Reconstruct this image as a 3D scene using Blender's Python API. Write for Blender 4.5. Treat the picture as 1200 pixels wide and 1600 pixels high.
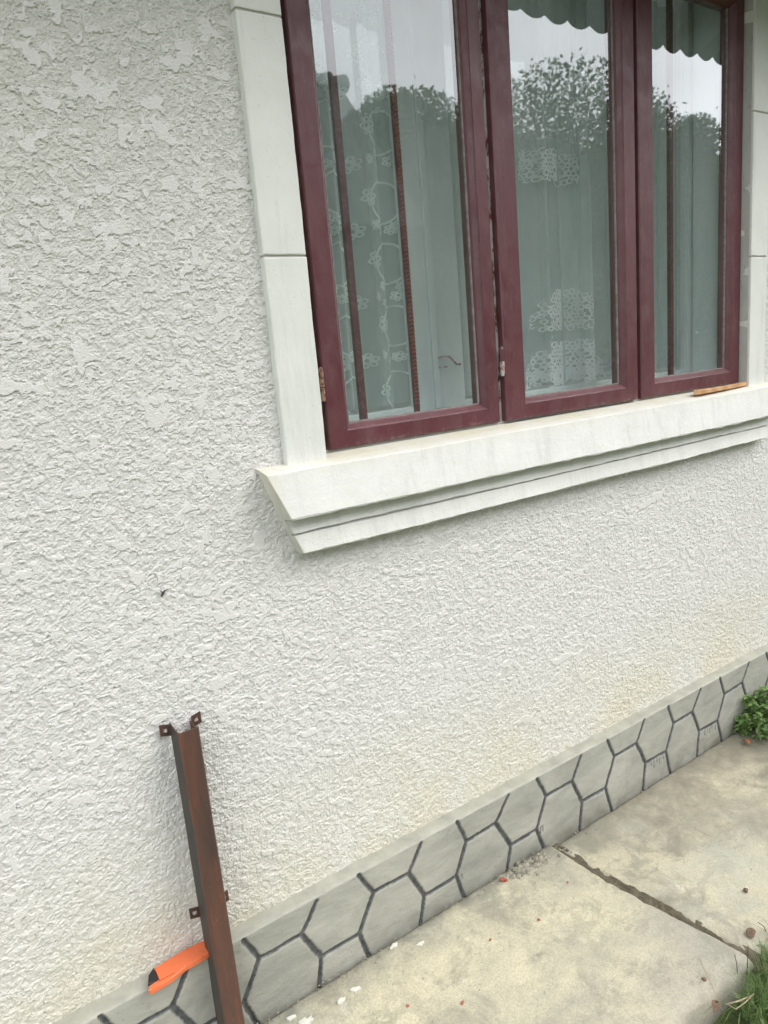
import bpy, bmesh, math, random
import numpy as np
from mathutils import Vector, Matrix, Euler
random.seed(7); rng = np.random.default_rng(7)
S = bpy.context.scene
C = S.collection
for o in list(bpy.data.objects): bpy.data.objects.remove(o)
H = 1.46                                    # camera height; wall face is the plane y = 0, the viewer is on the -y side

# ------------------------------------------------------------------ camera
cam = bpy.data.cameras.new('camera'); co = bpy.data.objects.new('camera', cam); C.objects.link(co)
M = Matrix(((0.81926839, 0.18847909, -0.54154865), (-0.56697151, 0.12513432, -0.81417732), (-0.08568908, 0.9740724, 0.20938086)))
M = Matrix(((0.81926839, 0.18847909, -0.54154865, 0), (-0.56697151, 0.12513432, 0.81417732*-1, 0), (-0.08568908, 0.9740724, 0.20938086, 0), (0, 0, 0, 1)))
co.matrix_world = Matrix.Translation((0, -1.4, H)) @ M
cam.sensor_fit = 'VERTICAL'; cam.sensor_height = 24; cam.lens = 17.153
cam.clip_start = 0.02; cam.clip_end = 500
S.camera = co

# ------------------------------------------------------------------ world, sun, exposure
SUN_EL, SUN_AZ = math.radians(47), math.radians(-50)      # azimuth measured from -y towards +x
sd = Vector((math.cos(SUN_EL)*math.sin(-SUN_AZ), -math.cos(SUN_EL)*math.cos(SUN_AZ), math.sin(SUN_EL)))
w = bpy.data.worlds.new('World'); S.world = w; w.use_nodes = True
nt = w.node_tree; nt.nodes.clear()
def N(nt, t, **k):
    n = nt.nodes.new(t)
    for a, b in k.items(): setattr(n, a, b)
    return n
sky = N(nt, 'ShaderNodeTexSky', sky_type='NISHITA', sun_disc=False)
sky.sun_elevation = SUN_EL; sky.sun_rotation = math.atan2(sd.x, sd.y); sky.dust_density = 3; sky.air_density = 1.0
hsv = N(nt, 'ShaderNodeHueSaturation'); hsv.inputs['Saturation'].default_value = .30
nt.links.new(sky.outputs[0], hsv.inputs['Color'])
tc = N(nt, 'ShaderNodeTexCoord'); cn = N(nt, 'ShaderNodeTexNoise'); cn.inputs['Scale'].default_value = 2.2; cn.inputs['Detail'].default_value = 5
nt.links.new(tc.outputs['Generated'], cn.inputs['Vector'])
cr = N(nt, 'ShaderNodeValToRGB'); cr.color_ramp.elements[0].position = .30; cr.color_ramp.elements[1].position = .60
nt.links.new(cn.outputs['Fac'], cr.inputs[0])
mx = N(nt, 'ShaderNodeMixRGB'); mx.inputs[2].default_value = (18.0, 18.2, 18.8, 1)
nt.links.new(cr.outputs[0], mx.inputs[0]); nt.links.new(hsv.outputs[0], mx.inputs[1])
bg = N(nt, 'ShaderNodeBackground'); bg.inputs[1].default_value = .13
ow = N(nt, 'ShaderNodeOutputWorld'); nt.links.new(mx.outputs[0], bg.inputs[0]); nt.links.new(bg.outputs[0], ow.inputs[0])
sl = bpy.data.lights.new('sun', 'SUN'); sl.energy = 1.25; sl.angle = math.radians(42); sl.color = (1, .95, .87)
so = bpy.data.objects.new('sun', sl); C.objects.link(so); so.rotation_euler = sd.to_track_quat('Z', 'Y').to_euler(); so.location = (3, -4, 6)
S.view_settings.view_transform = 'Standard'; S.view_settings.look = 'None'; S.view_settings.gamma = 1
S.view_settings.exposure = 0.47
S.render.engine = 'CYCLES'
S.cycles.max_bounces = 10; S.cycles.transparent_max_bounces = 24; S.cycles.caustics_reflective = False

# ------------------------------------------------------------------ helpers
def tag(o, label=None, cat=None, group=None, kind=None):
    if label: o['label'] = label
    if cat: o['category'] = cat
    if group: o['group'] = group
    if kind: o['kind'] = kind
    return o
def thing(name, label, cat, loc=(0, 0, 0), group=None):
    o = bpy.data.objects.new(name, None); C.objects.link(o); o.location = loc; o.empty_display_size = .1
    return tag(o, label, cat, group)
def mesh_obj(name, verts, faces, mats, parent=None, smooth=False, fm=None):
    me = bpy.data.meshes.new(name); me.from_pydata([tuple(v) for v in verts], [], [tuple(f) for f in faces])
    for m in (mats if isinstance(mats, (list, tuple)) else [mats]): me.materials.append(m)
    if fm is not None: me.polygons.foreach_set('material_index', fm)
    if smooth: me.polygons.foreach_set('use_smooth', [True]*len(me.polygons))
    me.update()
    o = bpy.data.objects.new(name, me); C.objects.link(o)
    if parent is not None:
        o.parent = parent; o.matrix_parent_inverse = Matrix.Identity(4)
    return o
class MB:                                     # collects shapes into one mesh; coordinates are the world's, 'off' brings them to the parent's
    def __init__(s): s.v = []; s.f = []; s.m = []; s.mi = 0
    def add(s, vs, fs):
        b = len(s.v); s.v += [tuple(v) for v in vs]; s.f += [tuple(i+b for i in f) for f in fs]; s.m += [s.mi]*len(fs)
    def box(s, x0, x1, y0, y1, z0, z1):
        s.add([(x, y, z) for x in (x0, x1) for y in (y0, y1) for z in (z0, z1)],
              [(0, 1, 3, 2), (4, 6, 7, 5), (0, 4, 5, 1), (2, 3, 7, 6), (0, 2, 6, 4), (1, 5, 7, 3)])
    def tube(s, pts, rad, n=8, cap=True):
        pts = [Vector(p) for p in pts]; rings = []
        if not hasattr(rad, '__len__'): rad = [rad]*len(pts)
        for i, p in enumerate(pts):
            d = (pts[min(i+1, len(pts)-1)]-pts[max(i-1, 0)]).normalized()
            a = d.orthogonal().normalized() if i == 0 else (pa - d*pa.dot(d)).normalized()
            pa = a; b = d.cross(a)
            rings.append([p + (a*math.cos(t)+b*math.sin(t))*rad[i] for t in [2*math.pi*k/n for k in range(n)]])
        vs = [v for r in rings for v in r]; fs = []
        for i in range(len(pts)-1):
            for k in range(n): fs.append((i*n+k, i*n+(k+1) % n, (i+1)*n+(k+1) % n, (i+1)*n+k))
        if cap: fs += [tuple(range(n))[::-1], tuple((len(pts)-1)*n+k for k in range(n))]
        s.add(vs, fs)
    def loops(s, loops, close=True, caps=False):    # loft through closed loops of the same length
        n = len(loops[0]); vs = [v for l in loops for v in l]; fs = []
        for i in range(len(loops)-1):
            for k in range(n): fs.append((i*n+k, i*n+(k+1) % n, (i+1)*n+(k+1) % n, (i+1)*n+k))
        if caps: fs += [tuple(range(n))[::-1], tuple((len(loops)-1)*n+k for k in range(n))]
        s.add(vs, fs)
    def build(s, name, mats, parent=None, smooth=False, off=(0, 0, 0), bevel=0, seg=2):
        vs = [(v[0]-off[0], v[1]-off[1], v[2]-off[2]) for v in s.v] if any(off) else s.v
        o = mesh_obj(name, vs, s.f, mats, parent, smooth, s.m)
        if bevel:
            md = o.modifiers.new('bevel', 'BEVEL'); md.width = bevel; md.segments = seg; md.limit_method = 'ANGLE'; md.angle_limit = math.radians(35)
        return o
def hsh(ix, iy, seed):
    h = (ix.astype(np.int64)*374761393 + iy.astype(np.int64)*668265263 + seed*2147483647) & 0xffffffff
    h = ((h ^ (h >> 13))*1274126177) & 0xffffffff
    return ((h ^ (h >> 16)) & 0xffff)/65535.
def vnoise(x, y, seed=0):
    x = np.asarray(x, float); y = np.asarray(y, float)
    ix = np.floor(x); iy = np.floor(y); fx = x-ix; fy = y-iy
    ux = fx*fx*(3-2*fx); uy = fy*fy*(3-2*fy)
    a = hsh(ix, iy, seed); b = hsh(ix+1, iy, seed); c = hsh(ix, iy+1, seed); d = hsh(ix+1, iy+1, seed)
    return (a*(1-ux)+b*ux)*(1-uy)+(c*(1-ux)+d*ux)*uy
def fbm(x, y, seed=0, o=4):
    r = 0; a = .5; t = 0
    for i in range(o):
        r = r + a*vnoise(x*2**i+17.3*i, y*2**i+9.1*i, seed+i); t += a; a *= .5
    return r/t
def grid(xs, zs):                              # vertex grid (index arrays) -> X, Z flattened and quads
    X, Z = np.meshgrid(xs, zs); nx = len(xs); nz = len(zs)
    i = np.arange(nx*nz).reshape(nz, nx)
    q = np.stack([i[:-1, :-1], i[:-1, 1:], i[1:, 1:], i[1:, :-1]], -1).reshape(-1, 4)
    return X.ravel(), Z.ravel(), q
def fast_mesh(name, co_, quads, mats, parent=None, smooth=True, attrs=None):
    used = np.zeros(len(co_), bool); used[quads.ravel()] = True
    mp = np.cumsum(used)-1; co_ = co_[used]; quads = mp[quads]
    me = bpy.data.meshes.new(name); me.vertices.add(len(co_)); me.vertices.foreach_set('co', co_.astype(np.float32).ravel())
    me.loops.add(quads.size); me.loops.foreach_set('vertex_index', quads.astype(np.int32).ravel())
    me.polygons.add(len(quads)); me.polygons.foreach_set('loop_start', np.arange(0, quads.size, 4, dtype=np.int32))
    me.polygons.foreach_set('loop_total', np.full(len(quads), 4, np.int32))
    me.polygons.foreach_set('use_smooth', np.full(len(quads), smooth))
    me.update(calc_edges=True); me.validate()
    for k, a in (attrs or {}).items():
        at = me.attributes.new(k, 'FLOAT', 'POINT'); at.data.foreach_set('value', a[used].astype(np.float32))
    for m in (mats if isinstance(mats, (list, tuple)) else [mats]): me.materials.append(m)
    o = bpy.data.objects.new(name, me); C.objects.link(o)
    if parent is not None: o.parent = parent
    return o

# ------------------------------------------------------------------ materials
class Mat:
    def __init__(s, name, rough=.6, spec=.5, col=None, metal=0):
        s.m = bpy.data.materials.new(name); s.m.use_nodes = True; s.nt = s.m.node_tree
        s.b = s.nt.nodes['Principled BSDF']; s.out = s.nt.nodes['Material Output']
        s.b.inputs['Roughness'].default_value = rough; s.b.inputs['Specular IOR Level'].default_value = spec; s.b.inputs['Metallic'].default_value = metal
        if col: s.b.inputs['Base Color'].default_value = (*col, 1)
        s._p = None
    def n(s, t, **k): return N(s.nt, t, **k)
    def l(s, a, b): s.nt.links.new(a, b)
    def pos(s):
        if s._p is None:
            g = s.n('ShaderNodeNewGeometry'); s._p = g.outputs['Position']
        return s._p
    def noise(s, scale, detail=3, rough=.5, vscale=(1, 1, 1), dist=0, off=(0, 0, 0)):
        mp = s.n('ShaderNodeMapping'); mp.inputs['Scale'].default_value = vscale; mp.inputs['Location'].default_value = off
        s.l(s.pos(), mp.inputs['Vector'])
        t = s.n('ShaderNodeTexNoise'); t.inputs['Scale'].default_value = scale; t.inputs['Detail'].default_value = detail
        t.inputs['Roughness'].default_value = rough; t.inputs['Distortion'].default_value = dist
        s.l(mp.outputs[0], t.inputs['Vector']); return t.outputs['Fac']
    def voro(s, scale, feature='F1', vscale=(1, 1, 1), rand=1):
        mp = s.n('ShaderNodeMapping'); mp.inputs['Scale'].default_value = vscale; s.l(s.pos(), mp.inputs['Vector'])
        t = s.n('ShaderNodeTexVoronoi', feature=feature); t.inputs['Scale'].default_value = scale; t.inputs['Randomness'].default_value = rand
        s.l(mp.outputs[0], t.inputs['Vector']); return t.outputs['Distance']
    def voro2(s, scale):
        nz = s.n('ShaderNodeTexNoise'); nz.inputs['Scale'].default_value = 9; nz.inputs['Detail'].default_value = 4; s.l(s.pos(), nz.inputs['Vector'])
        ad = s.n('ShaderNodeVectorMath', operation='MULTIPLY_ADD'); ad.inputs[1].default_value = (.12, .12, 0); s.l(nz.outputs['Color'], ad.inputs[0]); s.l(s.pos(), ad.inputs[2])
        t = s.n('ShaderNodeTexVoronoi', feature='DISTANCE_TO_EDGE'); t.inputs['Scale'].default_value = scale; s.l(ad.outputs[0], t.inputs['Vector']); return t.outputs['Distance']
    def ramp(s, fac, *stops):
        r = s.n('ShaderNodeValToRGB'); e = r.color_ramp.elements
        while len(e) < len(stops): e.new(.5)
        for el, (p, c) in zip(e, stops):
            el.position = p; el.color = (*c, 1) if hasattr(c, '__len__') else (c, c, c, 1)
        s.l(fac, r.inputs[0]); return r.outputs[0]
    def math(s, op, a, b=None, clamp=False):
        m = s.n('ShaderNodeMath', operation=op); m.use_clamp = clamp
        for i, v in enumerate((a, b)):
            if v is None: continue
            if isinstance(v, (int, float)): m.inputs[i].default_value = v
            else: s.l(v, m.inputs[i])
        return m.outputs[0]
    def mrange(s, v, a, b, c=0, d=1):
        m = s.n('ShaderNodeMapRange'); s.l(v, m.inputs[0])
        for i, x in zip((1, 2, 3, 4), (a, b, c, d)): m.inputs[i].default_value = x
        return m.outputs[0]
    def mix(s, fac, a, b, mode='MIX'):
        m = s.n('ShaderNodeMixRGB', blend_type=mode)
        for i, v in zip((0, 1, 2), (fac, a, b)):
            if isinstance(v, (int, float)): m.inputs[i].default_value = v
            elif isinstance(v, tuple): m.inputs[i].default_value = (*v, 1)
            else: s.l(v, m.inputs[i])
        return m.outputs[0]
    def sep(s):
        x = s.n('ShaderNodeSeparateXYZ'); s.l(s.pos(), x.inputs[0]); return x.outputs
    def attr(s, name):
        a = s.n('ShaderNodeAttribute', attribute_name=name); return a.outputs['Fac']
    def color(s, c): s.l(c, s.b.inputs['Base Color'])
    def bump(s, h, dist=.002, strength=1.):
        b = s.n('ShaderNodeBump'); b.inputs['Distance'].default_value = dist; b.inputs['Strength'].default_value = strength
        s.l(h, b.inputs['Height'])
        if s.b.inputs['Normal'].links: s.l(s.b.inputs['Normal'].links[0].from_socket, b.inputs['Normal'])
        s.l(b.outputs[0], s.b.inputs['Normal'])

# rough sprayed render
m = Mat('stucco', .85, .25)
m.bump(m.math('ADD', m.noise(190, 4, .68, (1, 1, 1.3), off=(3, 1, 2)), m.math('MULTIPLY', m.noise(420, 3, .6), .5)), .0022)
fl = m.attr('flake'); pl = m.attr('crumb')
sx, sy, sz = m.sep()
dirt = m.math('MULTIPLY', m.mrange(sz, .62, .24), m.ramp(m.noise(3.6, 5, .65), (.30, .1), (.66, 1)), True)
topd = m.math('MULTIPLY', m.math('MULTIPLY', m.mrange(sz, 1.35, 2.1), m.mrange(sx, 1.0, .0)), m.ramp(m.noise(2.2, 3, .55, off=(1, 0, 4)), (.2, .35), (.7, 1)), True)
base = m.mix(m.math('MAXIMUM', pl, fl), (.615, .61, .588), (.70, .695, .672))
base = m.mix(m.math('MULTIPLY', dirt, .8), base, (.60, .56, .41))
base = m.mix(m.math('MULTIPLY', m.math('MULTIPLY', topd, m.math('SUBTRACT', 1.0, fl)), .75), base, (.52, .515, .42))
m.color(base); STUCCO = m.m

def plaster(name, a, b, stain_shade=None, bumpy=.0012, rough=.75):
    m = Mat(name, rough, .3)
    c = m.mix(m.ramp(m.noise(9, 5, .6), (.35, 0), (.7, 1)), a, b)
    c = m.mix(m.ramp(m.noise(120, 3, .6), (.66, 0), (.8, 1)), c, tuple(x*.75 for x in a))
    c = m.mix(m.math('MULTIPLY', m.ramp(m.noise(30, 5, .7, (1, 1, .10), off=(4, 4, 4)), (.52, 0), (.72, 1)), .38), c, tuple(x*.70 for x in a))
    c = m.mix(m.ramp(m.voro(42), (.02, .6), (.05, 0)), c, (.36, .34, .28))
    if stain_shade: c = stain_shade(m, c)
    m.color(c)
    h = m.math('ADD', m.noise(45, 5, .65), m.math('MULTIPLY', m.noise(300, 2), .35))
    m.bump(h, bumpy); return m.m
def sill_stain_shade(m, c):
    sx, sy, sz = m.sep()
    k = m.math('MULTIPLY', m.math('MULTIPLY', m.mrange(sy, -.062, -.02), m.ramp(m.noise(11, 4, .6, (1, .3, 1)), (.25, .2), (.6, 1))), m.mrange(sz, 1.215, 1.235), True)
    k2 = m.math('MULTIPLY', m.mrange(sx, .66, .62), .7, True)
    c = m.mix(m.math('MULTIPLY', m.mrange(m.math('ADD', sx, m.math('MULTIPLY', m.math('SUBTRACT', sz, 1.24), .39)), .6245, .6215), m.ramp(m.noise(16, 4, .6), (.2, .45), (.7, .95))), c, (.42, .42, .36))  # left end face greyed: its shade mixed into the colour along with grime
    return m.mix(m.math('MULTIPLY', m.math('MAXIMUM', k, k2), .8), c, (.60, .58, .44))
TRIM = plaster('painted_trim', (.665, .675, .64), (.725, .73, .695))
SILL = plaster('painted_sill', (.68, .68, .655), (.74, .74, .715), sill_stain_shade, .0022)
JOINT = Mat('joint_mortar', .9, .2, (.38, .37, .33)).m

# plinth: smooth grey cement with dark painted grooves
m = Mat('plinth_cement', .62, .35)
c = m.mix(m.ramp(m.noise(5, 5, .65, (1, 1, 2.2), .6), (.3, 0), (.72, 1)), (.27, .275, .245), (.44, .44, .385))
c = m.mix(m.ramp(m.noise(26, 4, .7, (1, 1, 1.8), .8, (3, 3, 3)), (.58, 0), (.8, .6)), c, (.20, .215, .205))
c = m.mix(m.ramp(m.noise(150, 2), (.72, 0), (.76, .8)), c, (.12, .12, .11))
sx, sy, sz = m.sep()
c = m.mix(m.math('MULTIPLY', m.mrange(sz, .07, .015), m.ramp(m.noise(14, 4), (.3, 0), (.7, .8))), c, (.17, .165, .13))
c = m.mix(m.attr('lip'), c, m.mix(m.ramp(m.noise(20, 4, .6, (1, 1, 3)), (.3, 0), (.7, 1)), (.30, .30, .255), (.42, .415, .355)))
pc = m.mix(m.ramp(m.noise(60, 4, .7), (.3, 0), (.75, 1)), (.042, .047, .050), (.135, .14, .135))
c = m.mix(m.attr('paint'), c, pc)
m.color(c); m.bump(m.math('ADD', m.noise(22, 5, .6, (1, 1, 2)), m.math('MULTIPLY', m.noise(260, 3), .25)), .0022)
PLINTH = m.m

# concrete path
def concrete(name, seed, warm, dark):
    m = Mat(name, .85, .25)
    o = (seed, seed*2.3, 0)
    c = m.mix(m.ramp(m.noise(3.4, 5, .6, off=o, dist=.5), (.38, 0), (.58, 1)), (.38, .365, .29), warm)
    c = m.mix(m.ramp(m.noise(7, 6, .68, off=(o[1], o[0], 0), dist=.9), (.50, 0), (.66, dark)), c, (.25, .235, .19))
    c = m.mix(m.ramp(m.noise(2.1, 4, .6, off=(o[1]+4, 2, 0)), (.50, 0), (.62, .7)), c, (.40, .415, .355))
    c = m.mix(m.ramp(m.noise(38, 5, .72, off=o), (.56, 0), (.74, .55)), c, (.33, .32, .24))
    c = m.mix(m.ramp(m.voro(34), (.0, .9), (.075, 0)), c, (.14, .11, .085))
    c = m.mix(m.ramp(m.noise(15, 5, .7, off=(1, 9, 0)), (.64, 0), (.70, .7)), c, (.66, .64, .54))
    sx, sy, sz = m.sep()
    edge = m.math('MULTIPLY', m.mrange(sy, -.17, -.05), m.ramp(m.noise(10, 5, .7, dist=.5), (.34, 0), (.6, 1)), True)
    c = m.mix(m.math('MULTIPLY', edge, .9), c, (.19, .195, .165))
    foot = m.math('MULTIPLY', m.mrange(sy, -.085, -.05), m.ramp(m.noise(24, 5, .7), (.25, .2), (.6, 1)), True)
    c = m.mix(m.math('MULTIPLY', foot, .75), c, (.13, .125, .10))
    if dark > .8:
        wd = m.math('MULTIPLY', m.mrange(m.math('ADD', sx, m.math('MULTIPLY', sy, 1.6)), 1.0, 1.75), m.ramp(m.noise(5.5, 7, .75, dist=.9, off=(2, 2, 0)), (.36, .15), (.58, 1)), True)
        c = m.mix(m.math('MULTIPLY', wd, .85), c, (.20, .175, .13))
    else:
        fr = m.math('MULTIPLY', m.mrange(m.math('SUBTRACT', m.math('MULTIPLY', sx, .6), sy), 1.12, 1.32), .65, True)
        c = m.mix(fr, c, (.34, .315, .27))
    st1 = m.math('MULTIPLY', m.ramp(m.noise(11, 8, .8, dist=.4, off=(o[0]+3, 1, 0)), (.50, 0), (.56, 1)), m.ramp(m.noise(1.9, 3, .5, off=(o[1], 3, 0)), (.40, .15), (.60, 1)))
    c = m.mix(m.math('MULTIPLY', st1, .62), c, (.24, .24, .185))
    pit = m.ramp(m.voro(95), (.05, 1), (.16, 0)); pm = m.math('MULTIPLY', pit, m.ramp(m.noise(5, 4, .6, off=(7, 1, 0)), (.42, 0), (.6, .8)))
    c = m.mix(pm, c, (.20, .185, .145))
    c = m.mix(m.ramp(m.noise(240, 4, .8), (.36, .5), (.60, 0)), c, (.22, .21, .17))
    m.color(c)
    hh_ = m.math('SUBTRACT', m.math('ADD', m.noise(14, 6, .65), m.math('MULTIPLY', m.noise(170, 4, .7), .35)), m.math('MULTIPLY', pm, .35))
    m.bump(hh_, .004)
    return m.m
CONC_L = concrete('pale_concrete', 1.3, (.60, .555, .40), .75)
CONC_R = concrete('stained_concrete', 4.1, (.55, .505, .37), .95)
m = Mat('rubble', .95, .2)
m.color(m.mix(m.ramp(m.noise(40, 4, .7), (.3, 0), (.7, 1)), (.16, .15, .115), (.40, .38, .31))); m.bump(m.noise(90, 4), .004); RUBBLE = m.m
m = Mat('soil', .95, .15)
m.color(m.mix(m.ramp(m.noise(20, 5, .7), (.3, 0), (.7, 1)), (.07, .06, .042), (.21, .185, .135))); m.bump(m.noise(60, 5, .7), .01); SOIL = m.m
m = Mat('yard_ground', .95, .15)
m.color(m.mix(m.ramp(m.noise(1.5, 6, .7), (.3, 0), (.7, 1)), (.045, .075, .025), (.12, .15, .06))); m.bump(m.noise(20, 5, .7), .03); YARD = m.m

# paints, metal, wood
m = Mat('burgundy_paint', .38, .5)
c = m.mix(m.ramp(m.noise(6, 4, .6, (1, 1, .25)), (.3, 0), (.7, 1)), (.088, .024, .032), (.120, .036, .044))
c = m.mix(m.ramp(m.noise(70, 4, .75, (1, 1, .35)), (.68, 0), (.75, .5)), c, (.20, .11, .10))
sx, sy, sz = m.sep()
c = m.mix(m.math('MULTIPLY', m.ramp(m.noise(26, 6, .8, (1, 1, .5), off=(2, 2, 2)), (.46, 0), (.70, 1)), .22), c, (.22, .15, .14))
c = m.mix(m.math('MULTIPLY', m.mrange(sz, 1.275, 1.262), m.ramp(m.noise(45, 5, .75), (.52, 0), (.68, .8)), True), c, (.26, .20, .18))
c = m.mix(m.ramp(m.voro(60), (.02, .8), (.05, 0)), c, (.36, .31, .29))
m.l(m.mrange(m.noise(18, 5, .7), .3, .7, .30, .58), m.b.inputs['Roughness'])
m.color(c); m.bump(m.noise(120, 3, .6, (1, 1, .12)), .0008); BURG = m.m
m = Mat('worn_frame_paint', .75, .3)
chip = m.ramp(m.noise(90, 5, .75, (1, 1, .35)), (.50, 0), (.56, 1))
c = m.mix(chip, (.46, .44, .41), m.mix(m.ramp(m.noise(30, 3), (.4, 0), (.6, 1)), (.15, .075, .035), (.10, .035, .04)))
m.color(c); m.bump(chip, .0012); WORN = m.m
m = Mat('white_gloss_paint', .45, .5)
m.color(m.mix(m.ramp(m.noise(8, 4, .6, (1, 1, .3)), (.3, 0), (.7, 1)), (.58, .66, .65), (.70, .76, .74))); m.bump(m.noise(60, 3, .6, (1, 1, .2)), .0006); WHITE = m.m
m = Mat('grey_reveal', .8, .3)
c = m.mix(m.ramp(m.noise(18, 5, .7, (1, 1, .35)), (.35, 0), (.65, 1)), (.40, .405, .38), (.50, .51, .48))
c = m.mix(m.ramp(m.noise(60, 4, .75, (1, 1, .3)), (.62, 0), (.72, .8)), c, (.22, .20, .18))
m.color(c); m.bump(m.noise(80, 4, .7), .0015); REVEAL = m.m
m = Mat('rusted_brown_steel', .5, .5)
c = m.mix(m.ramp(m.noise(9, 5, .65, (2, 2, .35)), (.32, 0), (.68, 1)), (.045, .034, .031), (.125, .055, .036))
c = m.mix(m.ramp(m.noise(30, 5, .7, (1.5, 1.5, .3), off=(4, 0, 1)), (.55, 0), (.72, .8)), c, (.17, .062, .032))
c = m.mix(m.ramp(m.noise(300, 2, .5), (.74, 0), (.77, .8)), c, (.33, .26, .2))
m.color(c); m.bump(m.noise(90, 4, .7), .0009); RUST = m.m
m = Mat('shaded_side_steel', .6, .4)  # left side of the channel: its shade put into a darker colour
m.color(m.mix(m.ramp(m.noise(20, 5, .7, (2, 2, .4)), (.4, 0), (.72, 1)), (.040, .043, .038), (.085, .055, .040))); SIDESHADE = m.m
m = Mat('dull_burgundy_steel', .5, .5)
m.color(m.mix(m.ramp(m.noise(120, 4, .7), (.5, 0), (.62, 1)), (.085, .022, .028), (.15, .06, .04))); BAR = m.m
RUSTSPOTS = Mat('rust_spots', .6, .5, (.32, .09, .035)).m  # rust colour for the ribs of the ribbed bar
m = Mat('hinge_steel', .45, .5)
m.color(m.mix(m.ramp(m.noise(90, 4, .7), (.45, 0), (.6, 1)), (.50, .47, .47), (.24, .07, .06))); HINGE = m.m
m = Mat('rusty_hinge', .7, .4)
m.color(m.mix(m.ramp(m.noise(120, 4, .7), (.4, 0), (.6, 1)), (.40, .27, .17), (.12, .05, .045))); RUSTHINGE = m.m
m = Mat('orange_plastic', .42, .5)
m.color(m.mix(m.ramp(m.noise(50, 4, .7), (.55, 0), (.75, .7)), (.74, .17, .065), (.50, .12, .05))); m.bump(m.noise(200, 2), .0003); ORANGE = m.m
BLACKP = Mat('black_plastic', .45, .5, (.02, .02, .022)).m
m = Mat('raw_wood', .65, .3)
wv = m.n('ShaderNodeTexWave'); wv.inputs['Scale'].default_value = 34; wv.inputs['Distortion'].default_value = 6; wv.inputs['Detail'].default_value = 3; wv.inputs['Detail Scale'].default_value = 1.2
mp = m.n('ShaderNodeMapping'); mp.inputs['Scale'].default_value = (.12, 1, 1); m.l(m.pos(), mp.inputs['Vector']); m.l(mp.outputs[0], wv.inputs['Vector'])
m.color(m.mix(wv.outputs['Fac'], (.47, .25, .12), (.60, .37, .20))); WOOD = m.m
m = Mat('brick_red', .9, .2)
m.color(m.mix(m.ramp(m.noise(90, 4), (.35, 0), (.7, 1)), (.30, .075, .045), (.42, .17, .12))); BRICK = m.m
m = Mat('brown_stone', .85, .3)
m.color(m.mix(m.ramp(m.noise(90, 4), (.35, 0), (.7, 1)), (.11, .07, .045), (.22, .15, .11))); STONE = m.m
FLAKE = Mat('white_flake', .85, .3, (.60, .59, .52)).m
m = Mat('dry_stem', .8, .2); m.color(m.mix(m.ramp(m.noise(60, 3), (.3, 0), (.7, 1)), (.22, .17, .10), (.40, .36, .24))); DRY = m.m
DARKSTEM = Mat('dark_stem', .8, .2, (.07, .06, .05)).m
DEADLEAF = Mat('dead_leaf', .8, .2, (.42, .17, .08)).m

def leafmat(name, a, b, tr=.35, sc=30):
    m = Mat(name, .5, .35)
    c = m.mix(m.ramp(m.noise(sc, 3, .6), (.35, 0), (.65, 1)), a, b)
    m.color(c)
    t = m.n('ShaderNodeBsdfTranslucent'); m.l(c, t.inputs[0])
    ms = m.n('ShaderNodeMixShader'); ms.inputs[0].default_value = tr
    m.l(m.b.outputs[0], ms.inputs[1]); m.l(t.outputs[0], ms.inputs[2]); m.l(ms.outputs[0], m.out.inputs['Surface']); return m.m
GRASS = leafmat('grass_blades', (.075, .15, .04), (.25, .33, .14), .4, 40)
HERB = leafmat('herb_leaf', (.095, .20, .05), (.27, .38, .14), .35, 45)
TREE = leafmat('tree_leaf', (.022, .045, .018), (.060, .095, .032), .25, 1.5)
TREE2 = leafmat('light_tree_leaf', (.040, .075, .025), (.10, .135, .045), .3, 1.5)
BARK = Mat('bark', .9, .2, (.08, .06, .045)).m

# glass
def glassmat(name, k):
    m = Mat(name); m.nt.nodes.remove(m.b)
    fr = m.n('ShaderNodeFresnel'); fr.inputs['IOR'].default_value = 1.5
    ge = m.n('ShaderNodeNewGeometry'); f = m.math('MULTIPLY', m.math('MULTIPLY', fr.outputs[0], m.math('SUBTRACT', 1.0, ge.outputs['Backfacing'])), k, True)   # the far face of the pane only lets light through
    gl = m.n('ShaderNodeBsdfGlossy'); gl.inputs['Roughness'].default_value = 0.016; gl.inputs['Color'].default_value = (.96, .98, 1, 1)
    tr = m.n('ShaderNodeBsdfTransparent'); tr.inputs['Color'].default_value = (.97, .985, .98, 1)
    nz = m.noise(2.2, 2, .5); b = m.n('ShaderNodeBump'); b.inputs['Distance'].default_value = .0005; m.l(nz, b.inputs['Height']); m.l(b.outputs[0], gl.inputs['Normal'])
    ms = m.n('ShaderNodeMixShader'); m.l(f, ms.inputs[0]); m.l(tr.outputs[0], ms.inputs[1]); m.l(gl.outputs[0], ms.inputs[2])
    df = m.n('ShaderNodeBsdfDiffuse'); df.inputs[0].default_value = (.6, .62, .6, 1)      # thin film of dust on the pane
    ms2 = m.n('ShaderNodeMixShader'); m.l(m.ramp(m.noise(7, 6, .7, (1, 1, .6)), (.35, .008), (.8, .045)), ms2.inputs[0]); m.l(ms.outputs[0], ms2.inputs[1]); m.l(df.outputs[0], ms2.inputs[2])
    m.l(ms2.outputs[0], m.out.inputs['Surface']); return m.m
GLASS = glassmat('window_glass', 3.0)
GLASS_IN = glassmat('inner_glass', 1.2)
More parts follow.
